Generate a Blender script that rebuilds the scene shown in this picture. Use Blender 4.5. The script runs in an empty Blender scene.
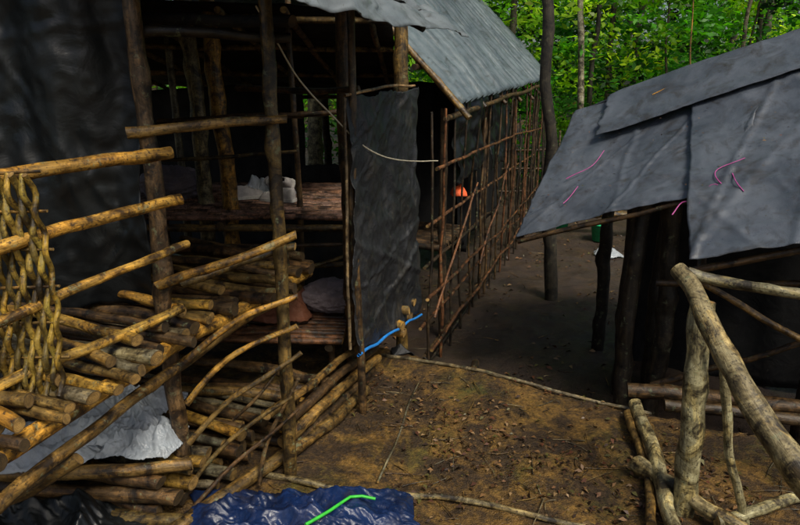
import bpy, math, random
import numpy as np
from mathutils import Vector, noise
random.seed(7); rng=np.random.default_rng(7)
S=bpy.context.scene
def link(o):
    S.collection.objects.link(o); return o
def empty(name):
    return link(bpy.data.objects.new(name,None))
# ---------------------------------------------------------------- materials
def newmat(name):
    m=bpy.data.materials.new(name); m.use_nodes=True
    nt=m.node_tree; nt.nodes.clear()
    out=nt.nodes.new('ShaderNodeOutputMaterial')
    b=nt.nodes.new('ShaderNodeBsdfPrincipled')
    nt.links.new(b.outputs[0],out.inputs[0])
    return m,nt,b,out
def N(nt,t,**k):
    n=nt.nodes.new(t)
    for a,v in k.items():
        if a in n.inputs: n.inputs[a].default_value=v
        else: setattr(n,a,v)
    return n
def nz(nt,co,scale,detail=5,rough=.6,dist=0):
    n=nt.nodes.new('ShaderNodeTexNoise'); n.inputs['Scale'].default_value=scale
    n.inputs['Detail'].default_value=detail; n.inputs['Roughness'].default_value=rough
    n.inputs['Distortion'].default_value=dist
    if co: nt.links.new(co,n.inputs['Vector'])
    return n.outputs[0]
def ramp(nt,f,stops):
    r=nt.nodes.new('ShaderNodeValToRGB'); e=r.color_ramp.elements
    while len(e)<len(stops): e.new(.5)
    for i,(p,c) in enumerate(stops):
        e[i].position=p; e[i].color=(*c,1) if len(c)==3 else c
    nt.links.new(f,r.inputs[0]); return r.outputs[0]
def mix(nt,f,a,b,mode='MIX'):
    m=nt.nodes.new('ShaderNodeMix'); m.data_type='RGBA'; m.blend_type=mode
    for sock,v in ((m.inputs[0],f),(m.inputs[6],a),(m.inputs[7],b)):
        if isinstance(v,(int,float)): sock.default_value=v
        elif isinstance(v,tuple): sock.default_value=(*v,1)
        else: nt.links.new(v,sock)
    return m.outputs[2]
def bump(nt,b,h,strength,dist):
    n=nt.nodes.new('ShaderNodeBump'); n.inputs['Strength'].default_value=strength
    n.inputs['Distance'].default_value=dist
    nt.links.new(h,n.inputs['Height']); nt.links.new(n.outputs[0],b.inputs['Normal']); return n
def coords(nt):
    t=nt.nodes.new('ShaderNodeTexCoord'); return t.outputs['Object'],t.outputs['UV']
def mapped(nt,co,sc):
    mp=nt.nodes.new('ShaderNodeMapping'); mp.inputs['Scale'].default_value=sc; nt.links.new(co,mp.inputs[0]); return mp.outputs[0]
def gray(a): return (a,a,a)

def mat_bark(name='bark',lich=.5,rough=.5,peel=.8):
    m,nt,b,o=newmat(name); ob,uv=coords(nt)
    at=N(nt,'ShaderNodeAttribute',attribute_name='Col')
    st=nz(nt,mapped(nt,uv,(55,5,1)),1.0,4,.7)
    bl=nz(nt,ob,11,4,.7,.6); fine=nz(nt,ob,75,3,.7)
    c=mix(nt,1.0,at.outputs[0],ramp(nt,st,[(.3,gray(.42)),(.5,gray(.95)),(.72,gray(1.6))]),'MULTIPLY')
    pl=ramp(nt,nz(nt,mapped(nt,uv,(14,5,1)),1.0,4,.65,.8),[(.53,gray(0)),(.57,gray(peel))])
    c=mix(nt,pl,c,mix(nt,1.0,c,(1.75,1.6,1.25),'MULTIPLY'))
    c=mix(nt,1.0,c,ramp(nt,bl,[(.39,(.10,.085,.07)),(.49,(.62,.58,.50)),(.62,gray(1.2))]),'MULTIPLY')
    l=ramp(nt,nz(nt,ob,19,4,.75,.3),[(.60,gray(0)),(.66,gray(lich))])
    c=mix(nt,l,c,(.19,.22,.12))
    c=mix(nt,ramp(nt,fine,[(.34,gray(.85)),(.46,gray(0))]),c,(.022,.016,.01))
    nt.links.new(c,b.inputs['Base Color']); b.inputs['Roughness'].default_value=rough
    hh=mix(nt,.5,st,bl); bump(nt,b,hh,.9,.010)
    return m
M_bark=mat_bark()
M_dark=mat_bark('weathered_bark',.25,.8,.3)
def mat_cut():
    m,nt,b,o=newmat('cut_wood'); ob,uv=coords(nt)
    at=N(nt,'ShaderNodeAttribute',attribute_name='Col')
    c=mix(nt,1.0,at.outputs[0],ramp(nt,nz(nt,ob,40,4),[(.3,gray(.35)),(.6,gray(1.15))]),'MULTIPLY')
    ln=nt.nodes.new('ShaderNodeVectorMath');ln.operation='LENGTH';nt.links.new(uv,ln.inputs[0])
    sn=nt.nodes.new('ShaderNodeMath');sn.operation='SINE'; ml=nt.nodes.new('ShaderNodeMath');ml.operation='MULTIPLY';ml.inputs[1].default_value=28
    nt.links.new(ln.outputs['Value'],ml.inputs[0]);nt.links.new(ml.outputs[0],sn.inputs[0])
    c=mix(nt,1.0,c,ramp(nt,sn.outputs[0],[(0,gray(.75)),(1,gray(1.1))]),'MULTIPLY')
    c=mix(nt,ramp(nt,ln.outputs['Value'],[(.8,gray(0)),(.97,gray(.8))]),c,(.05,.03,.015))
    nt.links.new(c,b.inputs['Base Color']); b.inputs['Roughness'].default_value=.75
    bump(nt,b,nz(nt,ob,90,3),.5,.003); return m
M_cut=mat_cut()
def mat_tarp(name,c1,c2,rough=.4,wr=14,strength=.5,trans=0,dirt=(.10,.085,.06),dirtamt=.35,weave=0,spec=.5):
    m,nt,b,o=newmat(name); ob,uv=coords(nt)
    c=mix(nt,ramp(nt,nz(nt,ob,3,5,.65,.5),[(.35,gray(0)),(.65,gray(1))]),c1,c2)
    d=ramp(nt,nz(nt,ob,7,6,.75,.8),[(.50,gray(0)),(.70,gray(dirtamt))])
    c=mix(nt,d,c,dirt)
    sp=ramp(nt,nz(nt,ob,60,3,.6),[(.66,gray(0)),(.72,gray(dirtamt))])
    c=mix(nt,sp,c,tuple(min(1,x*2.2) for x in dirt))
    nt.links.new(c,b.inputs['Base Color']); b.inputs['Specular IOR Level'].default_value=spec
    r=ramp(nt,nz(nt,ob,5,4),[(.3,gray(max(.05,rough-.12))),(.7,gray(min(1,rough+.25)))])
    nt.links.new(r,b.inputs['Roughness'])
    v=nt.nodes.new('ShaderNodeTexNoise'); v.inputs['Scale'].default_value=wr; v.inputs['Detail'].default_value=5
    v.inputs['Distortion'].default_value=1.2; nt.links.new(ob,v.inputs[0])
    h=v.outputs[0]
    if weave:
        w1=nt.nodes.new('ShaderNodeTexVoronoi');w1.inputs['Scale'].default_value=weave;nt.links.new(ob,w1.inputs[0])
        h=mix(nt,.3,h,w1.outputs['Distance'])
    bump(nt,b,h,strength,.02)
    if trans>0:
        t=N(nt,'ShaderNodeBsdfTranslucent'); nt.links.new(c,t.inputs[0])
        ms=N(nt,'ShaderNodeMixShader'); ms.inputs[0].default_value=trans
        nt.links.new(b.outputs[0],ms.inputs[1]); nt.links.new(t.outputs[0],ms.inputs[2])
        nt.links.new(ms.outputs[0],o.inputs[0])
    return m
M_black=mat_tarp('black_plastic',(.004,.005,.006),(.009,.011,.012),.34,7,.35,dirt=(.03,.027,.02),dirtamt=.12,spec=.4)
M_blackin=mat_tarp('black_plastic_dull',(.006,.006,.007),(.013,.013,.013),.75,8,.4,dirtamt=.12,spec=.3)
M_gray=mat_tarp('charcoal_tarpaulin',(.009,.010,.012),(.022,.023,.026),.36,30,.45,dirtamt=.35,weave=220)
M_roofR=mat_tarp('slate_tarpaulin',(.045,.055,.072),(.10,.115,.14),.36,3,.25,dirt=(.028,.022,.015),dirtamt=.85,weave=260)
M_roofT=mat_tarp('gray_corrugated_tarpaulin',(.07,.095,.11),(.13,.165,.18),.34,5,.3,dirt=(.03,.035,.028),dirtamt=.75)
M_clear=mat_tarp('pale_plastic',(.42,.47,.52),(.62,.66,.7),.2,18,.7,trans=.35,dirt=(.12,.10,.07))
M_silver=mat_tarp('silver_tarpaulin',(.14,.17,.19),(.26,.29,.31),.35,8,.4,trans=.25,dirt=(.05,.045,.035),dirtamt=.7)
M_blue=mat_tarp('navy_plastic',(.004,.006,.016),(.006,.022,.09),.3,10,.5,dirtamt=.25)
M_sack=mat_tarp('sack_cloth',(.16,.13,.15),(.26,.21,.22),.8,30,.6)
M_red=mat_tarp('red_brown_cloth',(.10,.03,.015),(.18,.06,.025),.7,20,.5)
def mat_plain(name,c,rough=.6,var=.25,sc=30):
    m,nt,b,o=newmat(name); ob,uv=coords(nt)
    k=mix(nt,1.0,c,ramp(nt,nz(nt,ob,sc,4),[(.3,gray(1-var)),(.7,gray(1+var))]),'MULTIPLY')
    nt.links.new(k,b.inputs['Base Color']); b.inputs['Roughness'].default_value=rough
    bump(nt,b,nz(nt,ob,sc*2,3),.3,.002); return m
M_rope=mat_plain('rope_fibre',(.5,.45,.33))
M_bluetrim=mat_plain('blue_cord',(.02,.20,.6),.4)
M_pink=mat_plain('pink_cord',(.40,.06,.25),.5)
M_green=mat_plain('green_plastic',(.02,.4,.16),.35)
M_strap=mat_plain('green_webbing',(.04,.5,.04),.5)
M_orange=mat_plain('orange_cloth',(.7,.1,.02),.7)
M_shoe=mat_plain('shoe_canvas',(.5,.46,.43),.7)
M_shoed=mat_plain('shoe_dark',(.05,.045,.05),.8)
M_sole=mat_plain('shoe_rubber',(.7,.67,.6),.5)
def mat_leaf(name,trans):
    m,nt,b,o=newmat(name)
    at=N(nt,'ShaderNodeAttribute',attribute_name='Col')
    nt.links.new(at.outputs[0],b.inputs['Base Color']); b.inputs['Roughness'].default_value=.45
    if trans:
        t=N(nt,'ShaderNodeBsdfTranslucent')
        c=mix(nt,1.0,at.outputs[0],(1.7,1.8,.4),'MULTIPLY'); nt.links.new(c,t.inputs[0])
        ms=N(nt,'ShaderNodeMixShader'); ms.inputs[0].default_value=trans
        nt.links.new(b.outputs[0],ms.inputs[1]); nt.links.new(t.outputs[0],ms.inputs[2]); nt.links.new(ms.outputs[0],o.inputs[0])
    return m
M_leaf=mat_leaf('foliage',.45); M_litter=mat_leaf('leaf_litter',0)
# ---------------------------------------------------------------- mesh helpers
class MB:
    def __init__(s): s.v=[];s.f=[];s.c=[];s.m=[];s.uv=[]
    def build(s,name,mats,parent=None,smooth=True):
        me=bpy.data.meshes.new(name); me.from_pydata(s.v,[],s.f)
        for m in mats: me.materials.append(m)
        me.polygons.foreach_set('material_index',s.m)
        me.polygons.foreach_set('use_smooth',[smooth and k==0 for k in s.m])
        a=me.color_attributes.new('Col','FLOAT_COLOR','POINT')
        a.data.foreach_set('color',np.array([(*c,1) for c in s.c],dtype=np.float32).ravel())
        u=me.uv_layers.new(name='UVMap'); u.data.foreach_set('uv',np.array(s.uv,dtype=np.float32).ravel())
        me.update(); o=link(bpy.data.objects.new(name,me))
        if parent: o.parent=parent
        return o
def catmull(P,n):
    P=[Vector(p) for p in P]
    if len(P)==2: return [P[0].lerp(P[1],i/n) for i in range(n+1)]
    Q=[P[0]*2-P[1]]+P+[P[-1]*2-P[-2]]
    L=[(P[i+1]-P[i]).length for i in range(len(P)-1)]; T=sum(L); out=[]
    for i in range(n+1):
        d=i/n*T; k=0
        while k<len(L)-1 and d>L[k]: d-=L[k]; k+=1
        t=min(1,d/L[k]); a,b,c,e=Q[k:k+4]
        out.append(.5*((2*b)+(c-a)*t+(2*a-5*b+4*c-e)*t*t+(3*b-a-3*c+e)*t**3))
    return out
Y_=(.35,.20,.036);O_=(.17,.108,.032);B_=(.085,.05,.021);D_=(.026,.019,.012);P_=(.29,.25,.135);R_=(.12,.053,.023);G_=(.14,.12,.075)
CUT=(.40,.235,.065)
def tube(mb,pts,r0,r1=None,tint=O_,wob=.012,sides=12,step=.05,cap=True,rn=.2,jit=.3):
    if r1 is None: r1=r0*.85
    L=sum((Vector(pts[i+1])-Vector(pts[i])).length for i in range(len(pts)-1))
    n=int(max(3,min(70,L/step))); C=catmull(pts,n); sd=Vector((random.random()*50,random.random()*50,random.random()*50))
    for i in range(n+1):
        t=i/n; C[i]=C[i]+noise.noise_vector(C[i]*1.7+sd)*wob*math.sin(math.pi*min(1,max(0,t)))*1.6+noise.noise_vector(C[i]*7+sd)*min(wob,r0)*.3
    k=1+random.uniform(-jit,jit); hue=random.uniform(-.08,.08); tc=(tint[0]*k*(1+hue),tint[1]*k,tint[2]*k*(1-hue))
    base=len(mb.v); up=None
    knots=[random.random() for _ in range(int(L/.28)+1)]; ka=[random.random()*6.28 for _ in knots]
    for i in range(n+1):
        d=(C[min(n,i+1)]-C[max(0,i-1)]).normalized()
        if up is None:
            up=d.orthogonal().normalized()
        up=(up-d*up.dot(d)).normalized(); w=d.cross(up); t=i/n; r=r0+(r1-r0)*t
        for j in range(sides):
            a=2*math.pi*j/sides; dr=up*math.cos(a)+w*math.sin(a)
            rr=r*(1+rn*noise.noise(C[i]*8+dr*.9+sd))
            for kn,an in zip(knots,ka):
                q=abs(t-kn)*L/ (r*1.8)
                if q<1: rr+=r*.3*(1-q)*max(0,math.cos(a-an))
            mb.v.append(C[i]+dr*rr); mb.c.append(tc)
    of=random.random()*9
    for i in range(n):
        l0=i*L/n+of; l1=(i+1)*L/n+of; cir=2*math.pi*r0
        for j in range(sides):
            j2=(j+1)%sides
            mb.f.append((base+i*sides+j,base+i*sides+j2,base+(i+1)*sides+j2,base+(i+1)*sides+j)); mb.m.append(0)
            u0=cir*j/sides;u1=cir*(j+1)/sides
            mb.uv+= [(u0,l0),(u1,l0),(u1,l1),(u0,l1)]
    if cap:
        kk=random.uniform(.4,1.1); cc=tuple(x*kk for x in CUT)
        if max(tint)<.1: cc=tuple(x*.2 for x in cc)
        tilt=random.uniform(-.35,.35)
        for e in (0,n):
            b0=len(mb.v); dd=(C[1]-C[0]).normalized()*-1 if e==0 else (C[n]-C[n-1]).normalized()
            for j in range(sides):
                p=mb.v[base+e*sides+j]; off=dd*(tilt*r0*math.cos(2*math.pi*j/sides)); mb.v[base+e*sides+j]=p+off
                mb.v.append(p+off); mb.c.append(cc)
            f=tuple(b0+j for j in range(sides)); uvs=[(math.cos(2*math.pi*j/sides),math.sin(2*math.pi*j/sides)) for j in range(sides)]
            if e==0: f=f[::-1]; uvs=uvs[::-1]
            mb.f.append(f); mb.m.append(1); mb.uv+=uvs
def logs(name,parent,lst,mat=None,**kw):
    mb=MB()
    for l in lst:
        pts,r0,r1,t=l[:4]; k=dict(kw); 
        if len(l)>4: k.update(l[4])
        tube(mb,pts,r0,r1,t,**k)
    return mb.build(name,[mat or M_bark,M_cut],parent)
def sheet(name,fn,nu,nv,mat,parent=None,thick=.003):
    V=[];F=[]
    for i in range(nu+1):
        for j in range(nv+1): V.append(fn(i/nu,j/nv))
    for i in range(nu):
        for j in range(nv):
            a=i*(nv+1)+j; F.append((a,a+1,a+nv+2,a+nv+1))
    me=bpy.data.meshes.new(name); me.from_pydata(V,[],F); me.materials.append(mat)
    for p in me.polygons: p.use_smooth=True
    o=link(bpy.data.objects.new(name,me))
    if parent: o.parent=parent
    if thick:
        s=o.modifiers.new('s','SOLIDIFY'); s.thickness=thick; s.offset=0
    return o
def bil(a,b,c,d,u,v):
    a,b,c,d=map(Vector,(a,b,c,d)); return a*(1-u)*(1-v)+b*u*(1-v)+c*u*v+d*(1-u)*v
def quad_sheet(name,a,b,c,d,mat,parent=None,nu=60,nv=60,fold=.02,ff=(8,1.5),wr=.006,edge=.01,ribs=None,sag=0,creases=None):
    n=(Vector(b)-Vector(a)).cross(Vector(d)-Vector(a)).normalized(); sd=random.random()*40
    cr=[(random.uniform(-.2,1.2),random.uniform(-.9,.9),random.uniform(.004,.010),random.uniform(.012,.03)) for _ in range(creases or 0)]
    def fn(u,v):
        uu=u+edge*noise.noise(Vector((v*5,sd,u*2)))+edge*.4*noise.noise(Vector((v*19,sd,u*2))); vv=v+edge*noise.noise(Vector((u*6,sd+9,v*2)))+edge*.4*noise.noise(Vector((u*23,sd+9,v*2)))
        p=bil(a,b,c,d,uu,vv)
        h=fold*noise.noise(Vector((u*ff[0],v*ff[1],sd)))+fold*.5*noise.noise(Vector((u*ff[0]*2.3+v*2,v*ff[1]*2,sd+3)))
        rd=1-abs(noise.noise(p*6+Vector((sd,0,0)))*2); h+=wr*rd+wr*.6*(1-abs(noise.noise(p*15)*2))
        for k,(u0,sl,hh,wd) in enumerate(cr):
            dd=abs((u-u0-sl*v) if k%2 else (v-u0-sl*u*.5)) /wd
            if dd<1: h+=hh*(1-dd)
        if ribs: h+=ribs[1]*(abs(math.sin(u*math.pi*ribs[0]+.4*noise.noise(Vector((u*9,0,sd)))))**.6)
        p=p+n*h; p.z-=sag*math.sin(math.pi*u)*math.sin(math.pi*v)
        return p
    return sheet(name,fn,nu,nv,mat,parent)
def cloth_pile(name,cx,cy,sx,sy,h,mat,z0=None,parent=None,n=60,rot=0,thick=.003,fr=1,rg=1):
    sd=random.random()*50
    def fn(u,v):
        x=(u-.5)*sx;y=(v-.5)*sy
        x+=.16*sx*noise.noise(Vector((u*3,v*3,sd)));y+=.2*sy*noise.noise(Vector((u*3,v*3,sd+7)))
        X=cx+x*math.cos(rot)-y*math.sin(rot);Y=cy+x*math.sin(rot)+y*math.cos(rot)
        e=min(1,4*min(u,1-u,v,1-v)+.05)
        q=Vector((X*5*fr+Y*2,Y*6*fr,sd)); z=h*e*(.5+.6*noise.noise(q*.6))+rg*(h*.45*e*(1-2*abs(noise.noise(q*1.1)))+h*.18*(1-2*abs(noise.noise(q*2.6+Vector((Y*9,0,0)))))*e+h*.06*(1-2*abs(noise.noise(q*7))))
        return Vector((X,Y,(gh(X,Y) if z0 is None else z0)+.012+max(0,z)))
    return sheet(name,fn,n,n,mat,parent,thick)
# ---------------------------------------------------------------- ground
def sst(t): t=max(0,min(1,t)); return t*t*(3-2*t)
def gh(x,y):
    e=y-(3.9-.56*x); w=.16 if x>-.3 else .16+(-.3-x)*1.2
    e+=.05*noise.noise(Vector((x*3,y*3,4)))
    z=-.34*sst(e/w+.2)
    z+=.045*noise.noise(Vector((x*1.3,y*1.3,0)))+.022*noise.noise(Vector((x*5,y*5,2)))+.012*noise.noise(Vector((x*15,y*15,5)))
    r=math.hypot(x,y-5); z+=4.0*sst((r-22)/22)
    return z
def axis(lo,hi,f0,f1,st):
    a=list(np.arange(f0,f1,st)); s=st
    p=f1
    while p<hi: a.append(p); s*=1.12; p+=s
    a.append(hi); s=st;p=f0
    while p>lo: s*=1.12;p-=s;a.insert(0,max(lo,p))
    return a
X=axis(-70,70,-2.2,3.4,.03);Yv=axis(-60,80,1.6,6.5,.03)
V=[(x,y,gh(x,y)) for x in X for y in Yv]; ny=len(Yv)
F=[(i*ny+j,(i+1)*ny+j,(i+1)*ny+j+1,i*ny+j+1) for i in range(len(X)-1) for j in range(ny-1)]
me=bpy.data.meshes.new('ground');me.from_pydata(V,[],F)
for p in me.polygons:p.use_smooth=True
m,nt,b,o=newmat('forest_soil');ob,uv=coords(nt)
c=ramp(nt,nz(nt,ob,1.7,6,.7,.6),[(.28,(.030,.018,.007)),(.40,(.095,.052,.013)),(.49,(.23,.125,.026)),(.56,(.15,.092,.016)),(.64,(.07,.068,.010)),(.8,(.035,.045,.007))])
c=mix(nt,ramp(nt,nz(nt,ob,4.5,6,.8,.5),[(.42,gray(0)),(.56,gray(.92))]),c,(.034,.019,.009))
c=mix(nt,1.0,c,ramp(nt,nz(nt,ob,38,4,.8),[(.32,gray(.3)),(.5,gray(.95)),(.68,gray(1.6))]),'MULTIPLY')
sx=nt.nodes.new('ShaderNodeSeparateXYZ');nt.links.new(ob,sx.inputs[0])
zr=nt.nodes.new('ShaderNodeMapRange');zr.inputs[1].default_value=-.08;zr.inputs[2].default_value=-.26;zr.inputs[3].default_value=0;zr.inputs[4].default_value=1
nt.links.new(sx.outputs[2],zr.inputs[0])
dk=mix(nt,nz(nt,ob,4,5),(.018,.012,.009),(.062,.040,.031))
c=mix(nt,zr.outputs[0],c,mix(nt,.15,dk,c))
zh=nt.nodes.new('ShaderNodeMapRange');zh.inputs[1].default_value=.1;zh.inputs[2].default_value=1
nt.links.new(sx.outputs[2],zh.inputs[0]); c=mix(nt,zh.outputs[0],c,(.012,.035,.006))
nt.links.new(c,b.inputs['Base Color'])
rgh=ramp(nt,nz(nt,ob,3,4),[(.35,gray(.32)),(.6,gray(.72))])
nt.links.new(mix(nt,zh.outputs[0],rgh,(1.,1.,1.)),b.inputs['Roughness'])
spc=nt.nodes.new('ShaderNodeMapRange');spc.inputs[1].default_value=.1;spc.inputs[2].default_value=.6;spc.inputs[3].default_value=.45;spc.inputs[4].default_value=0
nt.links.new(sx.outputs[2],spc.inputs[0]);nt.links.new(spc.outputs[0],b.inputs['Specular IOR Level'])
bump(nt,b,mix(nt,.5,nz(nt,ob,22,5,.75),nz(nt,ob,110,3,.7)),1,.03)
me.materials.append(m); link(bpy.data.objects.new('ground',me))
# ---------------------------------------------------------------- quads
def quads(name,C,nrm_up,size,cols,mat,aspect=.5,parent=None,fold=.25):
    n=len(C); d=rng.normal(size=(n,3)); d[:,2]*=.5 if nrm_up<1 else .15; d/=np.linalg.norm(d,axis=1)[:,None]
    q=rng.normal(size=(n,3)); q[:,2]+=nrm_up*2; w=np.cross(q,d); w/=np.linalg.norm(w,axis=1)[:,None]; nn=np.cross(d,w)
    s=size[:,None]
    V=np.stack([C-d*s*.5, C+w*s*aspect*.5+nn*s*fold*.3, C+d*s*.5, C-w*s*aspect*.5+nn*s*fold*.3],1).reshape(-1,3)
    me=bpy.data.meshes.new(name); me.vertices.add(4*n);me.vertices.foreach_set('co',V.astype(np.float32).ravel())
    me.loops.add(4*n);me.loops.foreach_set('vertex_index',np.arange(4*n,dtype=np.int32))
    me.polygons.add(n);me.polygons.foreach_set('loop_start',np.arange(0,4*n,4,dtype=np.int32));
    me.polygons.foreach_set('loop_total',np.full(n,4,dtype=np.int32))
    me.update(calc_edges=True)
    a=me.color_attributes.new('Col','FLOAT_COLOR','POINT')
    cc=np.concatenate([np.repeat(cols,4,axis=0),np.ones((4*n,1))],1); a.data.foreach_set('color',cc.astype(np.float32).ravel())
    me.materials.append(mat); o=link(bpy.data.objects.new(name,me))
    if parent:o.parent=parent
    return o
G1=np.array([(.008,.035,.004),(.02,.11,.006),(.06,.24,.010),(.15,.40,.012),(.32,.55,.02)])
def clumps(cent,rad,n,ls,mean=2.4):
    P=[];Cc=[];Sz=[]
    for i,c in enumerate(cent):
        k=n if isinstance(n,int) else n[i]
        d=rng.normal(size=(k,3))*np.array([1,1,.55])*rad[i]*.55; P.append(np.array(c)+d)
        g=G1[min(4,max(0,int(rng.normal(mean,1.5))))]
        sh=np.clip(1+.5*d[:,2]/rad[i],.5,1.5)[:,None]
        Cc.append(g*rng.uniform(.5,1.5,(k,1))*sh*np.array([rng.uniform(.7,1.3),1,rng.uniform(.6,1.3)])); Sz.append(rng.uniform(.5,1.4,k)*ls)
    return np.concatenate(P),np.concatenate(Cc),np.concatenate(Sz)
cent=[];rad=[]
for i in range(1050):
    y=rng.uniform(9.8,20);x=rng.uniform(-.1,.75)*y; z=rng.uniform(.2,.24*y+1.3)
    if i%6==0: x=rng.uniform(-.9,-.1)*y
    if y<13.0 and -.5<x<4.2 and z<1.4: continue
    cent.append((x,y,z+gh(x,y)));rad.append(rng.uniform(.22,.6))
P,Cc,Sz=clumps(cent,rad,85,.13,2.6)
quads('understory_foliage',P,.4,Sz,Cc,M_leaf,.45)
cent=[];rad=[]
for i in range(700):
    a=rng.uniform(0,6.283);r=rng.uniform(17,36);x=r*math.sin(a);y=5+r*math.cos(a)
    if i%2: x=rng.uniform(-.3,.8)*r; y=r+3
    cent.append((x,y,gh(x,y)+rng.uniform(0,8)));rad.append(rng.uniform(.9,2))
P,Cc,Sz=clumps(cent,rad,50,.36,1.8)
quads('distant_forest_foliage',P,.4,Sz,Cc*.8,M_leaf,.5)
# ---------------------------------------------------------------- trees
def tree(x,y,r,h,tint,lean=(0,0),crown=True,crownz=.62,name='tree'):
    e=empty(name); mb=MB(); z=gh(x,y)-.15
    top=Vector((x+lean[0]*h,y+lean[1]*h,z+h))
    tube(mb,[(x,y,z),(x+lean[0]*h*.4,y+lean[1]*h*.4,z+h*.4),top],r*1.12,r*.5,tint,wob=.04,sides=12,step=.18,cap=False)
    cs=[];rs=[]
    for k in range(8):
        t=random.uniform(crownz,1); b=Vector((x,y,z)).lerp(top,t); a=random.uniform(0,6.28); l=random.uniform(.9,2.2)*(1.25-t*.5)
        en=b+Vector((math.cos(a)*l,math.sin(a)*l,random.uniform(.3,1.1)))
        tube(mb,[b,b.lerp(en,.5)+Vector((0,0,.15)),en],r*.3,r*.08,tint,wob=.08,sides=6,step=.2,cap=False)
        for q in range(3): cs.append(tuple(b.lerp(en,random.uniform(.5,1.1))+Vector((random.uniform(-.4,.4),random.uniform(-.4,.4),random.uniform(-.2,.4)))));rs.append(random.uniform(.4,.8))
    mb.build('trunk_and_limbs',[M_dark,M_cut],e)
    if crown:
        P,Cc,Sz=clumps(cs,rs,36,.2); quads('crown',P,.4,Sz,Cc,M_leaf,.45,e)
TR=[(1.54,6.0,.055,7.5,(.04,.033,.02),(-.078,0)),(2.95,10,.050,9,(.22,.21,.15),(-.08,0)),(2.0,11.5,.06,8.5,(.07,.06,.035),(-.01,0)),
(3.3,11.3,.045,8,(.06,.05,.03),(.0,0)),(4.0,12.5,.05,8.5,(.10,.085,.05),(-.01,0)),(5.2,10.2,.035,8,(.16,.15,.10),(.03,0)),(5.0,14,.08,9,(.05,.042,.03),(0,0)),
(6.9,13,.06,8.5,(.07,.06,.04),(.02,0)),(1.2,14,.07,9,(.10,.085,.06),(0,0)),(3.4,16,.08,9,(.09,.08,.06),(.01,0)),(8.3,15,.09,9,(.13,.12,.08),(-.02,0)),
(-.6,12,.1,8,(.1,.09,.05),(0,0)),(-1.4,10.5,.12,8,(.13,.11,.06),(.01,0)),(-4,10,.13,8,(.1,.08,.05),(0,0)),(-6,7,.14,8,(.12,.1,.06),(0,0)),(-7,2,.14,8,(.12,.1,.06),(0,0)),
(7.5,7.5,.07,9,(.12,.1,.06),(0,0)),(8.5,1,.14,8,(.12,.1,.06),(0,0)),(-5,13,.15,9,(.12,.1,.06),(0,0)),(6.2,18,.11,9,(.06,.05,.04),(0,0)),(9.5,19,.11,9,(.08,.07,.05),(0,0)),(2.3,19,.11,9,(.08,.065,.05),(0,0)),
(4.6,11,.022,6,(.07,.06,.035),(-.05,0)),(6.0,11.5,.025,6,(.07,.06,.035),(.03,0)),(7.3,11,.028,6,(.12,.1,.06),(-.03,0))]
for t in TR: tree(*t[:4],t[4],t[5])
# ---------------------------------------------------------------- LEFT HUT (near)
L2=lambda y:-1.337+.36*y
U=Vector((.339,.941,0)); W=Vector((-.941,.339,0))
H=empty('stick_hut')
RB=(.12,.072,.035)
logs('posts',H,[
 ([(-.936,2.38,-.1),(-.945,2.385,1.1),(-.95,2.38,2.5)],.036,.031,RB),
 ([(-.507,2.51,-.1),(-.495,2.505,1.1),(-.50,2.51,2.3)],.030,.025,O_),
 ([(-.205,3.10,-.1),(-.225,3.11,1.0),(-.228,3.12,2.3)],.022,.018,B_),
 ([(-.30,3.6,-.3),(-.31,3.6,1.1),(-.31,3.6,2.4)],.04,.036,B_),
 ([(.02,4.1,-.4),(.0,4.1,1.0),(.01,4.1,2.3)],.045,.042,O_),
 ([(-1.46,4.6,-.3),(-1.44,4.6,1.4),(-1.50,4.6,2.8)],.055,.05,P_),
 ([(-1.2,4.35,-.3),(-1.21,4.35,1.4),(-1.27,4.35,2.8)],.055,.048,Y_),
 ([(-1.72,5.0,-.3),(-1.75,5.0,2.3)],.03,.026,G_),
 ([(-2.2,3.2,-.1),(-2.2,3.2,2.8)],.05,.045,B_),
 ([(-1.75,1.45,-.1),(-1.75,1.45,2.8)],.05,.045,B_),
 ([(-.72,4.45,-.3),(-.74,4.45,2.3)],.022,.02,B_),
])
logs('rails',H,[
 ([(-1.35,1.62,1.50),(-1.11,1.90,1.495),(-.83,2.30,1.505)],.021,.023,Y_),
 ([(-1.30,1.45,1.29),(-1.065,1.85,1.305),(-.812,2.31,1.335)],.021,.019,Y_),
 ([(-1.30,1.45,1.06),(-1.075,1.85,1.10),(-.81,2.31,1.165)],.018,.015,Y_),
 ([(-1.36,1.45,.84),(-1.12,1.85,.875),(-.86,2.33,.90)],.020,.018,Y_),
 ([(-1.0,2.34,1.575),(-.7,2.40,1.60),(-.43,2.455,1.615)],.021,.016,O_),
 ([(-.98,2.44,1.93),(-.42,2.57,1.915)],.022,.018,D_),
 ([(-.95,2.33,.985),(-.70,2.37,1.06),(-.415,2.44,1.165)],.020,.017,Y_),
 ([(-.9,2.45,.955),(-.44,2.56,1.085)],.018,.016,O_),
 ([(-.9,3.6,1.72),(-.2,3.2,1.72)],.018,.016,B_),
 ([(-1.6,4.25,1.5),(-.1,4.2,1.58)],.02,.018,B_),
 ([(-1.6,4.25,1.25),(-.7,4.3,1.3)],.014,.012,O_),
],sides=12,wob=.018)
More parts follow.
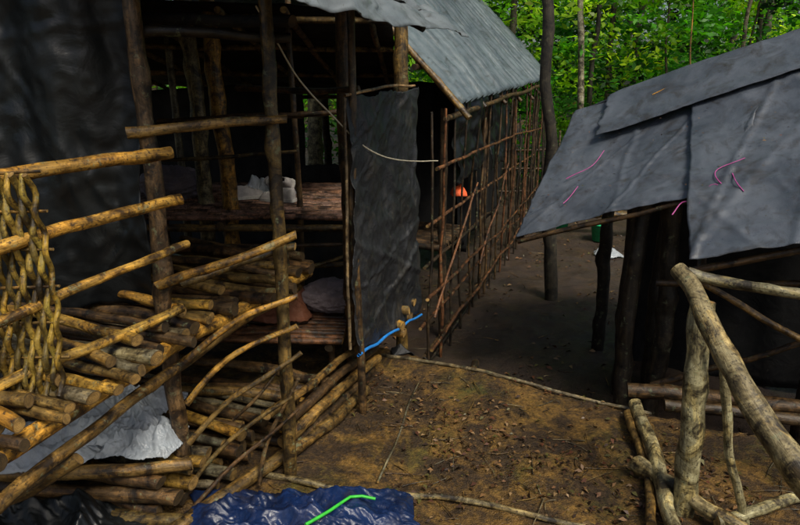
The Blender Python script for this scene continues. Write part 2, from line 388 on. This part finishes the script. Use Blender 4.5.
logs('rungs',H,[
 ([(-.87,2.32,.665),(-.655,2.40,.815),(-.425,2.46,.90)],.015,.011,Y_),
 ([(-.875,2.32,.48),(-.69,2.40,.665),(-.43,2.46,.765)],.014,.011,Y_),
 ([(-.885,2.32,.295),(-.68,2.40,.49),(-.42,2.46,.645)],.013,.010,O_),
 ([(-.94,2.30,.04),(-.74,2.40,.265),(-.47,2.46,.44)],.011,.008,O_),
 ([(-.88,2.27,.02),(-.66,2.38,.20),(-.44,2.46,.38)],.010,.007,B_),
 ([(-.72,2.42,.35),(-.60,2.44,.47),(-.50,2.46,.60)],.008,.006,B_),
 ([(-.62,2.40,.04),(-.56,2.44,.28),(-.44,2.47,.52)],.010,.008,B_),
],wob=.02)
lst=[([(-1.26,1.2,.75),(-.885,2.25,.755),(-.50,3.25,.765)],.032,.030,Y_),
     ([(-1.20,1.2,.60),(-.93,2.2,.66),(-.55,3.25,.68)],.022,.022,O_)]
y=1.42;i=0
while y<3.25:
    r=random.uniform(.016,.034); x=-1.16+.385*(y-1.42)+random.uniform(-.06,.13)
    z=.785+r*.95; t=random.choice([Y_,O_,O_,B_,G_,B_])
    a=Vector((x,y,z)); bnd=a+W*random.uniform(1.0,1.3)
    lst.append(([a,a.lerp(bnd,.5)+Vector((0,0,random.uniform(-.015,.015))),bnd+Vector((0,random.uniform(-.14,.14),.02))],r,r*.8,t))
    if i%2==1:
        a2=a+Vector((random.uniform(-.12,.03),.03,r+.026)); lst.append(([a2,a2+W*.8+Vector((0,random.uniform(-.16,.16),random.uniform(0,.03)))],.022,.016,random.choice([Y_,O_,B_])))
    y+=r*2+random.uniform(.004,.045); i+=1
logs('bed_platform',H,lst,wob=.024)
lst=[]
for lay in range(3):
    s=0
    while s<1.0:
        r=random.uniform(.016,.032); p=Vector((-.93,2.2,0)).lerp(Vector((-.40,3.05,0)),s)+Vector((random.uniform(-.1,.05),0,0))
        p.z=.06+lay*.066+.03*noise.noise(p*5); q=p+Vector((-.95,.22+random.uniform(-.2,.2),0))*random.uniform(.9,1.7)
        lst.append(([p,p.lerp(q,.5)+Vector((0,0,.01)),q],r,r*.85,random.choice([O_,B_,B_,G_,B_,Y_])))
        s+=(2*r+random.uniform(.005,.05))/1.0
lst+=[([(-1.9,2.1,.30),(-1.3,2.18,.26),(-.86,2.26,.24)],.031,.027,O_),([(-1.9,1.75,.27),(-1.35,1.75,.42),(-1.02,1.75,.60)],.026,.022,O_),
      ([(-1.75,2.35,.02),(-1.2,2.2,.05),(-.8,2.15,.04)],.036,.03,O_)]
logs('log_stack',H,lst,wob=.024)
logs('sill_logs',H,[
 ([(-.97,2.02,.03),(-.70,2.36,.04),(-.47,2.70,.05),(-.20,3.3,.03)],.034,.028,O_),
 ([(-.56,2.58,.05),(-.40,2.93,.07),(-.18,3.55,.05)],.036,.03,B_),
 ([(-.55,2.58,.13),(-.39,2.93,.15),(-.14,3.55,.12)],.030,.026,O_),
 ([(-.56,2.62,.20),(-.40,2.93,.215),(-.15,3.55,.19)],.026,.022,B_),
 ([(-.62,2.6,.27),(-.42,2.95,.28),(-.2,3.5,.26)],.022,.018,O_),
 ([(.02,3.62,.30),(-.7,3.9,.32)],.030,.027,Y_),([(.06,3.74,.36),(-.7,4.0,.37)],.028,.026,O_),([(.07,3.84,.28),(-.7,4.1,.29)],.030,.027,Y_),([(.10,3.92,.35),(-.7,4.2,.35)],.027,.025,O_),([(.03,3.7,.22),(-.7,3.95,.24)],.030,.027,O_),
],wob=.018)
# woven cane screen: canes pass in front of and behind horizontal rods
mb=MB()
zs=[1.50-.69*j/12 for j in range(13)]
for k in range(22):
    x=-1.50+k*.0215
    pts=[]
    for j,z in enumerate(zs):
        t=j/12
        pts.append((x+.022*math.sin(t*3.0+.3)-.012+random.uniform(-.003,.003),1.775+.012*(-1)**(k+j)+.02*math.sin(t*3),z))
    tube(mb,pts,random.uniform(.0085,.0115),.009,random.choice([(.33,.23,.038),(.26,.17,.03),(.16,.11,.025)]),wob=.006,sides=8,step=.022,rn=.3)
for z in zs[::2]:
    tube(mb,[(-1.53,1.785,z),(-1.025,1.795,z+.006)],.006,.005,O_,wob=.006,sides=6)
mb.build('cane_screen',[M_bark,M_cut],H)
quad_sheet('hanging_black_tarp',(-2.3,2.35,.78),(-1.03,2.50,.86),(-.985,2.46,2.6),(-2.3,2.3,2.6),M_black,H,130,110,fold=.08,ff=(6,1.3),wr=.010,edge=.02,creases=12)
quad_sheet('side_black_tarp',(-2.3,2.35,.2),(-2.3,4.4,.2),(-2.3,4.4,2.4),(-2.3,2.35,2.4),M_blackin,H,30,20,fold=.06)
c0=(-.24,3.06,.37);c1=(.125,4.02,.24);c2=(.09,4.0,1.72);c3=(-.25,3.06,1.68)
quad_sheet('hanging_door_tarp',c0,c1,c2,c3,M_gray,H,120,150,fold=.035,ff=(3,4.5),wr=.010,edge=.018,creases=14)
def alongq(f0,f1,n,off): return [tuple(Vector(f0).lerp(Vector(f1),i/n)+Vector(off)+Vector((0,0,.008*math.sin(i*2.3)))) for i in range(n+1)]
mb=MB(); tube(mb,alongq(c0,c1,8,(.02,-.01,-.005)),.009,.008,(.2,.2,.2),cap=False,wob=.006,sides=6)
mb.build('blue_hem',[M_bluetrim,M_cut],H)
mb=MB(); tube(mb,[(-.262,3.05,.4),(-.268,3.05,1.1),(-.26,3.05,1.68)],.009,.008,(.22,.15,.08),cap=False,wob=.012,sides=6)
tube(mb,[(-.26,3.05,1.69),(-.08,3.5,1.73),(.09,4.0,1.73)],.008,.008,(.22,.15,.08),cap=False,wob=.012,sides=6)
mb.build('stitched_edge',[M_bark,M_cut],H)
def hp(y,t,z,o=.30): return Vector((L2(y)+o,y,z))+W*t
e0,e1=hp(1.75,0,2.10),hp(3.3,0,2.04)
rid0,rid1=hp(1.75,1.7,2.95),hp(4.0,1.7,2.85)
quad_sheet('roof_sheet',e0,hp(3.35,0,2.06),rid1,rid0,M_blackin,H,50,40,fold=.04,sag=.03)
quad_sheet('roof_sheet_back',rid0,rid1,hp(4.0,3.2,2.2),hp(1.75,3.2,2.2),M_blackin,H,30,30,fold=.04)
quad_sheet('roof_valance',hp(1.55,-.06,1.955),hp(3.42,-.14,1.975),hp(3.42,.06,2.12),hp(1.55,.05,2.16),M_silver,H,110,16,fold=.035,ff=(10,2),wr=.008,edge=.03)
logs('roof_poles',H,[([hp(1.8,.06,2.12),hp(3.4,.08,2.06)],.024,.02,D_),([hp(1.8,.7,2.4),hp(4.0,.7,2.36)],.024,.02,D_),
 ([hp(2.2,0,2.08),hp(2.2,1.6,2.84)],.022,.02,D_),([hp(3.2,0,2.0),hp(3.2,1.6,2.75)],.022,.02,D_),([hp(2.5,.3,1.98),(-2.2,3.2,2.05)],.024,.02,D_)],M_dark)
lst=[]
y=4.15
while y<5.6:
    lst.append(([(-2.25+random.uniform(0,.1),y,.87),(-1.2,y+.02,.875+random.uniform(-.01,.01)),(-.12-random.uniform(0,.08),y,.87)],.021,.017,(.26,.15,.11),)); y+=.05
lst+=[([(x,4.1,.83),(x,5.6,.83)],.024,.022,B_) for x in (-2.1,-1.2,-.25)]
lst+=[([(x,yy,-.4),(x,yy,.84)],.03,.028,B_) for x in (-2.1,-.25) for yy in (4.18,5.5)]
lst+=[([(-2.3,4.12,.80),(-.1,4.14,.80)],.028,.024,O_)]
lst+=[([(-2.1,3.9,.55),(-.2,4.0,.60)],.018,.016,O_),([(-1.7,3.9,.25),(-.3,3.95,.68)],.014,.012,O_),([(-1.9,4.1,.68),(-.2,4.05,.72)],.016,.012,B_)]
logs('shelf',H,lst)
lst=[]; y=3.3
while y<4.1:
    lst.append(([(-1.9,y,.36),(-.32,y-.05,.36)],.02,.018,R_)); y+=.052
lst+=[([(x,3.25,.32),(x,4.1,.32)],.024,.02,B_) for x in (-1.7,-.4)]+[([(x,yy,-.3),(x,yy,.33)],.024,.02,B_) for x in (-1.7,-.4) for yy in (3.35,4.0)]
logs('sleeping_floor',H,lst)
quad_sheet('inner_roof',(-3.4,4.1,2.28),(-.05,4.1,2.18),(-.05,7.2,1.66),(-3.4,7.2,1.72),M_blackin,H,40,40,fold=.03)
logs('inner_rafters',H,[([(x,4.05,2.20-.03),(x+.12,7.2,1.60)],.022,.018,O_) for x in (-3.0,-2.5,-2.0,-1.6,-1.1,-.7,-.2)]+[([(-3.4,yy,zz-.03),(-.05,yy,zz-.07)],.024,.02,O_) for yy,zz in ((4.15,2.19),(5.0,2.06),(6.0,1.88),(7.1,1.66))],M_dark)
quad_sheet('back_tarp',(-4.2,6.6,-.2),(-.98,6.6,.1),(-.95,6.6,1.75),(-4.2,6.6,1.6),M_blackin,H,50,30,fold=.06)
quad_sheet('back_tarp_right',(-.52,6.7,.1),(.75,6.9,-.1),(.75,6.9,1.75),(-.55,6.7,1.75),M_blackin,H,40,30,fold=.06)
quad_sheet('low_back_tarp',(-1.1,6.4,-.35),(-.4,6.4,-.35),(-.4,6.4,.95),(-1.1,6.4,.95),M_blackin,H,20,20,fold=.05)
# ---------------------------------------------------------------- second hut + lattice
H2=empty('stick_hut')
def q2(y,t,z,o=.06): return Vector((L2(y)+o,y,z))+W*t
quad_sheet('roof_sheet',q2(4.75,0,1.60),q2(9.9,0,1.86),q2(9.9,1.25,3.1),q2(4.75,1.25,2.95),M_roofT,H2,260,40,fold=.035,ff=(10,1.5),wr=.008,edge=.012,ribs=(24,-.06))
quad_sheet('roof_sheet_far_side',q2(4.75,1.25,2.95),q2(9.9,1.25,3.1),q2(9.9,3.4,2.0),q2(4.75,3.4,1.9),M_roofT,H2,50,30,fold=.03)
lst=[([q2(4.68,-.10,1.50),q2(4.70,1.3,2.96)],.024,.020,O_),([q2(4.75,.35,1.86),q2(9.8,.35,2.05)],.022,.02,B_),([q2(4.6,.05,1.50),q2(9.9,.05,1.74)],.022,.02,B_),([q2(4.7,.9,2.42),q2(9.8,.9,2.62)],.022,.02,B_)]
for yy in (5.7,6.6,7.5,8.4,9.3): lst.append(([q2(yy,.02,1.54),q2(yy,1.2,2.78)],.02,.018,B_))
logs('rafters',H2,lst)
DB=(.036,.023,.013)
lst=[]
yy=4.3
while yy<10:
    x=L2(yy); g=gh(x,yy); hh=1.56+.05*(yy-4.3)*.9
    if random.random()<.3: hh*=random.uniform(.6,.9)
    lst.append(([(x,yy,g-.1),(x+random.uniform(-.03,.03),yy+random.uniform(-.04,.04),.8),(x,yy+random.uniform(-.06,.06),hh)],.009+.008*random.random(),.009,random.choice([DB,DB,B_,R_]))); yy+=random.uniform(.16,.34)
for z in (-.27,-.21,-.12,.05,.25,.5,.8,1.15):
    y0=4.15+random.uniform(0,.2); y1=9.6+random.uniform(-.5,.4); o=random.choice([-.03,.03])
    lst.append(([(L2(y0)+o,y0,z+random.uniform(-.04,.04)),(L2(7)+o,7,z+random.uniform(-.04,.04)),(L2(y1)+o,y1,z+random.uniform(-.06,.06))],.013,.009,random.choice([DB,DB,B_,R_])))
for k in range(2):
    y0=4.3+k*1.4; lst.append(([(L2(y0)+.04,y0,.1),(L2(y0+1.2)+.04,y0+1.2,.9)],.010,.008,R_))
logs('lattice_wall',H2,lst,wob=.022)
lst=[([(L2(yy)+W.x*2.2,yy+W.y*2.2,-.4),(L2(yy)+W.x*2.2,yy+W.y*2.2,2.3)],.05,.04,B_) for yy in (5,7,9.5)]+[([(L2(yy)-.1,yy,-.4),(L2(yy)-.12,yy,1.55)],.035,.03,B_) for yy in (5,6.4,8,9.7)]
logs('posts',H2,lst,M_dark)
quad_sheet('hanging_tarp',q2(4.95,.08,.95),q2(5.9,.08,1.0),q2(5.9,.08,1.68),q2(4.95,.08,1.60),M_black,H2,40,40,fold=.06,ff=(5,3),edge=.05)
quad_sheet('hanging_tarp_mid',q2(6.3,.1,.9),q2(7.2,.1,.95),q2(7.2,.1,1.72),q2(6.3,.1,1.68),M_black,H2,40,40,fold=.06,ff=(5,3),edge=.06)
quad_sheet('hanging_tarp_far',q2(6.6,.5,.0),q2(8.9,.5,.0),q2(8.9,.5,1.9),q2(6.6,.5,1.9),M_blackin,H2,40,30,fold=.06)
quad_sheet('inner_tarp',q2(4.9,.5,-.3),q2(6.6,1.4,-.3),q2(6.6,1.4,1.0),q2(4.9,.5,.75),M_blackin,H2,40,30,fold=.08)
cloth_pile('orange_rag',L2(5.4)-.1,5.4,.13,.2,.07,M_orange,z0=.80,parent=H2,n=24)
mb=MB()
for k in range(9): tube(mb,[q2(4.9+k*.09,.15,.45),q2(4.95+k*.09,.9,.45)],.025,.022,B_)
mb.build('bench_poles',[M_dark,M_cut],H2)
lst=[([(x,11.0,-.5),(x+random.uniform(-.05,.05),11.0,random.uniform(.6,1.3))],.022,.018,random.choice([B_,DB,G_])) for x in np.arange(1.2,5.2,.2)]
lst+=[([(1.1,10.95,z),(5.3,10.95,z+.05)],.02,.016,B_) for z in (-.1,.3,.62)]
logs('stick_fence',None,lst)
# ---------------------------------------------------------------- RIGHT HUT
HR=empty('low_tarp_hut')
e=Vector((.675,-.41,.286)); g=Vector((.55,.88,.72)); P1=Vector((.72,3.8,.82)); P2=Vector((1.39,2.9,.90)); Q=Vector((1.395,3.39,1.106)); P3=P1+g
nR=Vector((-1.096,-.67,1.646)).normalized()
def zr_(x,y): return .9+(1.096*(x-1.39)+.67*(y-2.9))/1.646
quad_sheet('roof_sheet',P1,P1+e*1.5,P3+e*1.5,P3,M_roofR,HR,130,130,fold=.022,ff=(2,2.5),wr=.004,edge=.014,sag=.035,creases=14)
up=nR*.02
quad_sheet('roof_sheet_near',P2+up,P2+e*2.3+up,P3+e*3.4+up,Q+g*1.0-e*.03+up,M_roofR,HR,170,150,fold=.022,ff=(2,2.5),wr=.004,edge=.010,sag=.035,creases=20)
u2=nR*.034
quad_sheet('roof_sheet_upper',P3-g*.36+e*.35+u2,P3-g*.30+e*3.3+u2,P3+e*3.4+u2+g*.02,P3+e*.3+u2+g*.02,M_roofR,HR,150,50,fold=.016,ff=(3,1.5),wr=.004,edge=.018,creases=6)
bk=Vector((.9,.75,-.75))
quad_sheet('roof_sheet_back',P3+e*.0,P3+e*3.4,P3+e*3.4+bk,P3+bk,M_roofR,HR,40,30,fold=.03)
def on(x,y,h=.03): return (x,y,zr_(x,y)+h)
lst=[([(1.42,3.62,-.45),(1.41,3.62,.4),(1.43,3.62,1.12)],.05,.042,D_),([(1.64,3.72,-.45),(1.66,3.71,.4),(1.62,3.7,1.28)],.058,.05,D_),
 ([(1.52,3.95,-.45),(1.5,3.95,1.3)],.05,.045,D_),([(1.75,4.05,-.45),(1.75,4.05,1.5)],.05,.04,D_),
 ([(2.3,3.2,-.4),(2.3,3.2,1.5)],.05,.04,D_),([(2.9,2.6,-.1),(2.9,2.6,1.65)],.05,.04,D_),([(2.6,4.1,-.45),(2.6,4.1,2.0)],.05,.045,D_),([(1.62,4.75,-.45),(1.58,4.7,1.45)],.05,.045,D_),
 ([P1-up*1.6,Q-up*1.6+e*.3],.016,.014,B_),([P1-up*1.8,P3-up*1.8],.018,.016,B_),([P2+Vector((.03,.05,-.04)),P2+e*2.2-up*1.8],.018,.018,B_),([P3-up*3,P3+e*3.3-up*3],.024,.022,B_),([P2-up*2+Vector((.05,0,0)),Q+g-up*3],.022,.02,B_),
 ([(1.50,3.4,.016),(1.8,3.2,.24),(2.15,2.95,.52)],.018,.015,B_),([(1.32,3.3,.03),(1.7,3.18,.05),(2.5,2.9,.10)],.042,.04,B_),
 ([(1.45,3.1,.05),(2.6,2.85,.03)],.033,.03,B_),([(1.5,3.5,.62),(2.7,3.0,.78)],.018,.016,B_)]
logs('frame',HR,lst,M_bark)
quad_sheet('back_wall_tarp',(1.75,4.5,-.4),(3.9,3.3,-.2),(3.9,3.3,2.0),(1.75,4.5,1.4),M_blackin,HR,40,30,fold=.06)
quad_sheet('end_wall_tarp',(3.9,3.3,-.2),(3.3,1.9,-.1),(3.3,1.9,1.7),(3.9,3.3,2.3),M_blackin,HR,30,30,fold=.05)
def strings(lst,name,mat):
    mb=MB()
    for pts,r in lst: tube(mb,[on(*p) for p in pts],r,r*.8,(.1,.1,.1),cap=False,sides=6,wob=.03,step=.02)
    mb.build(name,[mat,M_cut],HR)
strings([([(1.42,3.22,.035),(1.48,3.25,.04),(1.54,3.17,.035),(1.62,3.25,.04),(1.66,3.2,.035)],.0035),([(1.66,3.2,.035),(1.70,3.32,.035),(1.80,3.30,.035)],.003),
 ([(1.72,3.25,.035),(1.71,3.1,.035)],.003),([(1.06,4.0,.03),(1.2,3.98,.035),(1.3,4.04,.03)],.003),([(1.0,3.8,.03),(1.1,3.86,.035)],.003)],'pink_string',M_pink)
logs('vine',HR,[([on(1.9,4.3,.02),on(1.88,4.31,.25),on(1.86,4.32,.7)],.005,.004,Y_),([on(1.9,4.3,.04),on(1.8,4.22,.06),on(1.65,4.25,.05)],.006,.004,Y_)],sides=6)
# ---------------------------------------------------------------- foreground railing
RL=empty('pole_railing')
logs('poles',RL,[
 ([(1.14,2.46,1.01),(1.155,2.34,.965),(1.155,2.15,.855),(1.19,1.9,.724),(1.24,1.7,.61),(1.32,1.38,.42),(1.38,1.1,.25)],.034,.056,P_,dict(wob=.02)),
 ([(1.19,2.34,.92),(1.20,2.28,.5),(1.215,2.3,-.08)],.042,.048,P_),
 ([(1.18,2.48,1.0),(1.30,2.45,.965),(1.55,2.3,.955),(1.95,2.15,.93)],.023,.020,P_),
 ([(1.20,2.5,.98),(1.40,2.42,.86),(1.62,2.35,.75),(1.9,2.2,.62)],.014,.012,O_),
 ([(1.225,2.22,.80),(1.30,2.18,.42),(1.44,2.2,-.05)],.019,.016,P_),
 ([(1.30,3.12,.04),(1.21,2.6,.05),(1.09,2.1,.04)],.034,.032,P_),
 ([(1.235,3.05,.03),(1.15,2.6,.035),(1.02,2.15,.03)],.020,.020,O_),
 ([(1.10,2.55,.05),(1.2,2.36,.06),(1.38,2.1,.04)],.036,.030,P_),
 ([(1.28,2.15,.04),(1.5,2.22,.05),(1.85,2.35,.05)],.024,.020,P_),
 ([(1.95,2.2,1.2),(1.93,2.2,-.1)],.045,.045,P_),
 ([(1.38,1.12,.5),(1.38,1.1,-.1)],.05,.05,P_),
],wob=.026,sides=14,step=.04,rn=.25)
# ---------------------------------------------------------------- ground logs & rope
def gl(pts,h=.02): return [(x,y,gh(x,y)+h) for x,y in pts]
logs('terrace_edge_pole',None,[(gl([(-.12,3.86),(.3,3.68),(.7,3.44),(1.05,3.26),(1.38,3.08)],.008),.013,.009,G_)],wob=.02)
logs('fallen_branch',None,[(gl([(-.62,2.50),(-.3,2.44),(0,2.36),(.35,2.28),(.75,2.14)],.016),.016,.011,P_)],wob=.03)
logs('fallen_branch',None,[(gl([(-.10,2.46),(-.03,2.75),(.02,3.1),(.12,3.5)],.015),.006,.004,G_)],wob=.03,sides=6)
logs('fallen_branch',None,[(gl([(.45,4.0),(.52,4.15),(.56,4.3)],.06),.035,.03,B_)],wob=.02)
mb=MB(); tube(mb,[(-.53,2.48,2.02),(-.43,2.75,1.78),(-.325,3.0,1.62),(-.20,3.15,1.47),(-.08,3.3,1.385),(.10,3.75,1.30),(.245,4.1,1.26)],.0038,.0038,(.4,.38,.3),cap=False,wob=.01,sides=6,step=.04)
mb.build('rope',[M_rope,M_cut])
mb=MB()
for k in range(320):
    x=random.uniform(-.6,2.2);y=random.uniform(2.0,8) if k%2 else random.uniform(2,4)
    a=random.uniform(0,6.28);l=random.uniform(.03,.2)
    x2=x+l*math.cos(a);y2=y+l*math.sin(a)
    tube(mb,[(x,y,gh(x,y)+.008),(x2,y2,gh(x2,y2)+.010)],random.uniform(.0015,.0045),.0015,random.choice([B_,B_,G_,O_]),sides=5,cap=False,wob=.01)
mb.build('twigs',[M_bark,M_cut])
pts=[];cl=[];sz=[]
LC=np.array([(.13,.06,.022),(.20,.105,.04),(.07,.035,.018),(.24,.15,.07),(.045,.025,.015),(.11,.04,.018),(.09,.08,.02)])
while len(pts)<3000:
    if random.random()<.5: x=random.uniform(-.7,1.6);y=random.uniform(2,4)
    else: x=random.uniform(-2.5,5);y=random.uniform(3.6,12)
    if noise.noise(Vector((x*1.4,y*1.4,8)))<random.uniform(-.25,.5): continue
    pts.append((x,y,gh(x,y)+.006+random.random()*.010)); cl.append(LC[random.randrange(7)]*random.uniform(.5,1.2)); sz.append(random.uniform(.010,.040) if y<4 else random.uniform(.03,.06))
quads('fallen_leaves',np.array(pts),1.4,np.array(sz),np.array(cl),M_litter,.5,fold=.8)
pts=[];cl=[];sz=[]
while len(pts)<300:
    u=random.random()*3.2;v=random.random(); p=P1+e*u+g*v
    if p.x>1.3 or v>.05: pts.append((p.x,p.y,p.z+.035));cl.append(LC[random.randrange(7)]*random.uniform(.6,1.4));sz.append(random.uniform(.006,.022))
quads('leaves_on_roof',np.array(pts),1.6,np.array(sz),np.array(cl),M_litter,.5,HR)
# ---------------------------------------------------------------- plastics
bt=empty('blue_plastic_sheet')
cloth_pile('sheet',-.42,2.13,.98,.44,.10,M_blue,parent=bt,n=150,fr=1.2)
mb=MB(); tube(mb,[(-.36,2.02,.135),(-.27,2.10,.14),(-.19,2.19,.135),(-.10,2.20,.115)],.007,.006,(.1,.1,.1),cap=False,sides=6,wob=.01)
mb.build('green_strap',[M_strap,M_cut],bt)
cloth_pile('dark_plastic_sheet',-1.45,2.02,.8,.55,.13,M_black,n=110,fr=1)
cloth_pile('clear_plastic_sheet',-1.28,2.50,.5,.42,.12,M_clear,z0=.30,n=120,fr=2)
cloth_pile('clear_plastic_sheet',-1.5,2.3,.5,.35,.08,M_clear,z0=.27,n=90,fr=2)
cloth_pile('clear_plastic_sheet',-1.1,2.36,.3,.22,.09,M_clear,z0=.26,n=90,fr=2.4)
cloth_pile('dark_plastic_sheet',.1,3.98,.3,.3,.05,M_gray,n=40)
cloth_pile('red_brown_cloth',-.75,3.6,.45,.3,.14,M_red,z0=.38,n=50)
def blob(name,c,s,mat,parent=None):
    import bmesh
    bm=bmesh.new(); bmesh.ops.create_icosphere(bm,subdivisions=5,radius=1)
    for v in bm.verts:
        p=v.co.copy(); k=1+.18*noise.noise(p*1.4+Vector(c))+.14*(1-2*abs(noise.noise(p*3.2+Vector(c)*3)))+.06*(1-2*abs(noise.noise(p*8)))
        q=Vector((p.x*s[0],p.y*s[1],p.z*s[2]))*k; q.z=max(q.z,-s[2]*.8); v.co=q+Vector(c)
    me=bpy.data.meshes.new(name);bm.to_mesh(me);bm.free();me.materials.append(mat)
    for p in me.polygons:p.use_smooth=True
    o=link(bpy.data.objects.new(name,me)); o.parent=parent; return o
blob('cloth_sack',(-.42,3.72,.47),(.2,.15,.09),M_sack)
blob('cloth_sack',(-1.75,4.8,1.0),(.22,.16,.13),M_sack)
def shoe(loc,rz,roll=0):
    e_=empty('sneaker')
    def prof(t):
        w=.034+.014*math.sin(math.pi*min(1,t*1.1))+.008*math.sin(math.pi*t*2+2.6); w*=min(1,(max(.0,t)*14+.25),(max(0,1-t)*12+.2))**.5
        h=.045+.055*(1-sst((t-.25)/.5)); h*=min(1,(1-t)*6+.3); h*=min(1,t*10+.55)
        return w,h
    V=[];F=[];n=26;k=16
    for i in range(n+1):
        t=i/n;w,h=prof(t)
        for j in range(k+1):
            a=math.pi*j/k; zz=math.sin(a)**.7*h
            if .06<t<.42: zz=min(zz,h*.93-.03*math.exp(-((math.cos(a))/.45)**2)*1)
            V.append((t*.28,math.cos(a)*w*(1-.25*math.sin(a)),.02+zz))
    for i in range(n):
        for j in range(k):
            a=i*(k+1)+j;F.append((a,a+1,a+k+2,a+k+1))
    F.append(tuple(range(k,-1,-1)));F.append(tuple(n*(k+1)+j for j in range(k+1)))
    me=bpy.data.meshes.new('upper');me.from_pydata(V,[],F);me.materials.append(M_shoe);me.materials.append(M_shoed)
    for p in me.polygons:
        p.use_smooth=True; c=p.center
        if .03<c.x<.11 and abs(c.y)<.017 and c.z>.05:p.material_index=1
    up_=link(bpy.data.objects.new('upper',me));up_.parent=e_
    V=[];F=[]
    for i in range(n+1):
        w,h=prof(i/n);w+=.006
        for (yy,z) in ((-w,0),(-w,.024),(w,.024),(w,0)):V.append((i/n*.288-.004,yy,z))
    for i in range(n):
        for j in range(4):
            a=i*4+j;b_=i*4+(j+1)%4;F.append((a,b_,b_+4,a+4))
    F.append((3,2,1,0));F.append((n*4,n*4+1,n*4+2,n*4+3))
    me=bpy.data.meshes.new('sole');me.from_pydata(V,[],F);me.materials.append(M_sole)
    so=link(bpy.data.objects.new('sole',me));so.parent=e_
    mb=MB()
    for i in range(5):
        x=.125+i*.022;_,h=prof(x/.28); tube(mb,[(x,-.026,.02+h*.82),(x+.004,0,.026+h),(x+.008,.026,.02+h*.82)],.003,.003,(.6,.6,.6),cap=False,sides=5,wob=0)
    mb.build('laces',[M_sole,M_cut],e_)
    e_.location=loc;e_.rotation_euler=(roll,0,rz)
shoe((-1.28,4.70,.895),math.radians(30)); shoe((-.78,4.62,.895),math.radians(165)); shoe((-.80,4.74,1.00),math.radians(150),math.radians(-60)); 
cloth_pile('white_plastic_bag',-1.05,4.9,.40,.26,.13,M_clear,z0=.89,n=60,fr=1.5)
def lathe(name,prof,loc,mat,k=24):
    V=[];F=[]
    for r,z in prof:
        for j in range(k):V.append((r*math.cos(6.2832*j/k),r*math.sin(6.2832*j/k),z))
    for i in range(len(prof)-1):
        for j in range(k):F.append((i*k+j,i*k+(j+1)%k,(i+1)*k+(j+1)%k,(i+1)*k+j))
    F.append(tuple(range(k-1,-1,-1)))
    me=bpy.data.meshes.new(name);me.from_pydata(V,[],F);me.materials.append(mat)
    for p in me.polygons:p.use_smooth=True
    o=link(bpy.data.objects.new(name,me));o.location=loc;return o
bp=[(.10,0),(.135,.22),(.145,.22),(.145,.235),(.13,.235),(.097,.01),(.0,.008)]
lathe('green_bucket',bp,(2.72,8.3,gh(2.72,8.3)),M_green)
lathe('green_bucket',bp,(2.35,9.0,gh(2.35,9.0)),M_green)
cloth_pile('white_plastic_bag',2.6,7.6,.3,.25,.1,M_clear,n=40)
logs('log_bench',None,[([(1.7,8.8,-.05),(3.6,8.5,-.02)],.05,.045,O_),([(1.7,8.95,-.05),(3.6,8.65,-.02)],.05,.045,O_),([(1.9,8.85,-.5),(1.9,8.85,-.1)],.05,.05,B_),([(3.4,8.6,-.5),(3.4,8.6,-.06)],.05,.05,B_)])
# ---------------------------------------------------------------- light & camera
w=bpy.data.worlds.new('World');S.world=w;w.use_nodes=True;nt=w.node_tree
sk=nt.nodes.new('ShaderNodeTexSky');sk.sky_type='NISHITA';sk.sun_disc=False;sk.dust_density=4;sk.ozone_density=.8
sv=Vector((.35,-.62,.95)).normalized()
el=math.asin(sv.z);az=math.atan2(sv.x,sv.y)
sk.sun_elevation=el;sk.sun_rotation=az
nt.links.new(sk.outputs[0],nt.nodes['Background'].inputs[0]);nt.nodes['Background'].inputs[1].default_value=.105
l=bpy.data.lights.new('sun','SUN');l.energy=3.3;l.angle=math.radians(20);l.color=(1,.94,.80)
lo=link(bpy.data.objects.new('sun',l));lo.rotation_euler=(-sv).to_track_quat('-Z','Y').to_euler()
cam=bpy.data.cameras.new('camera');cam.lens=28.26;cam.sensor_width=36;cam.clip_end=300;cam.clip_start=.05
co=link(bpy.data.objects.new('camera',cam));co.location=(0,0,1.75);co.rotation_euler=(math.radians(74),0,0);S.camera=co
S.view_settings.view_transform='Standard';S.view_settings.look='None';S.view_settings.exposure=0
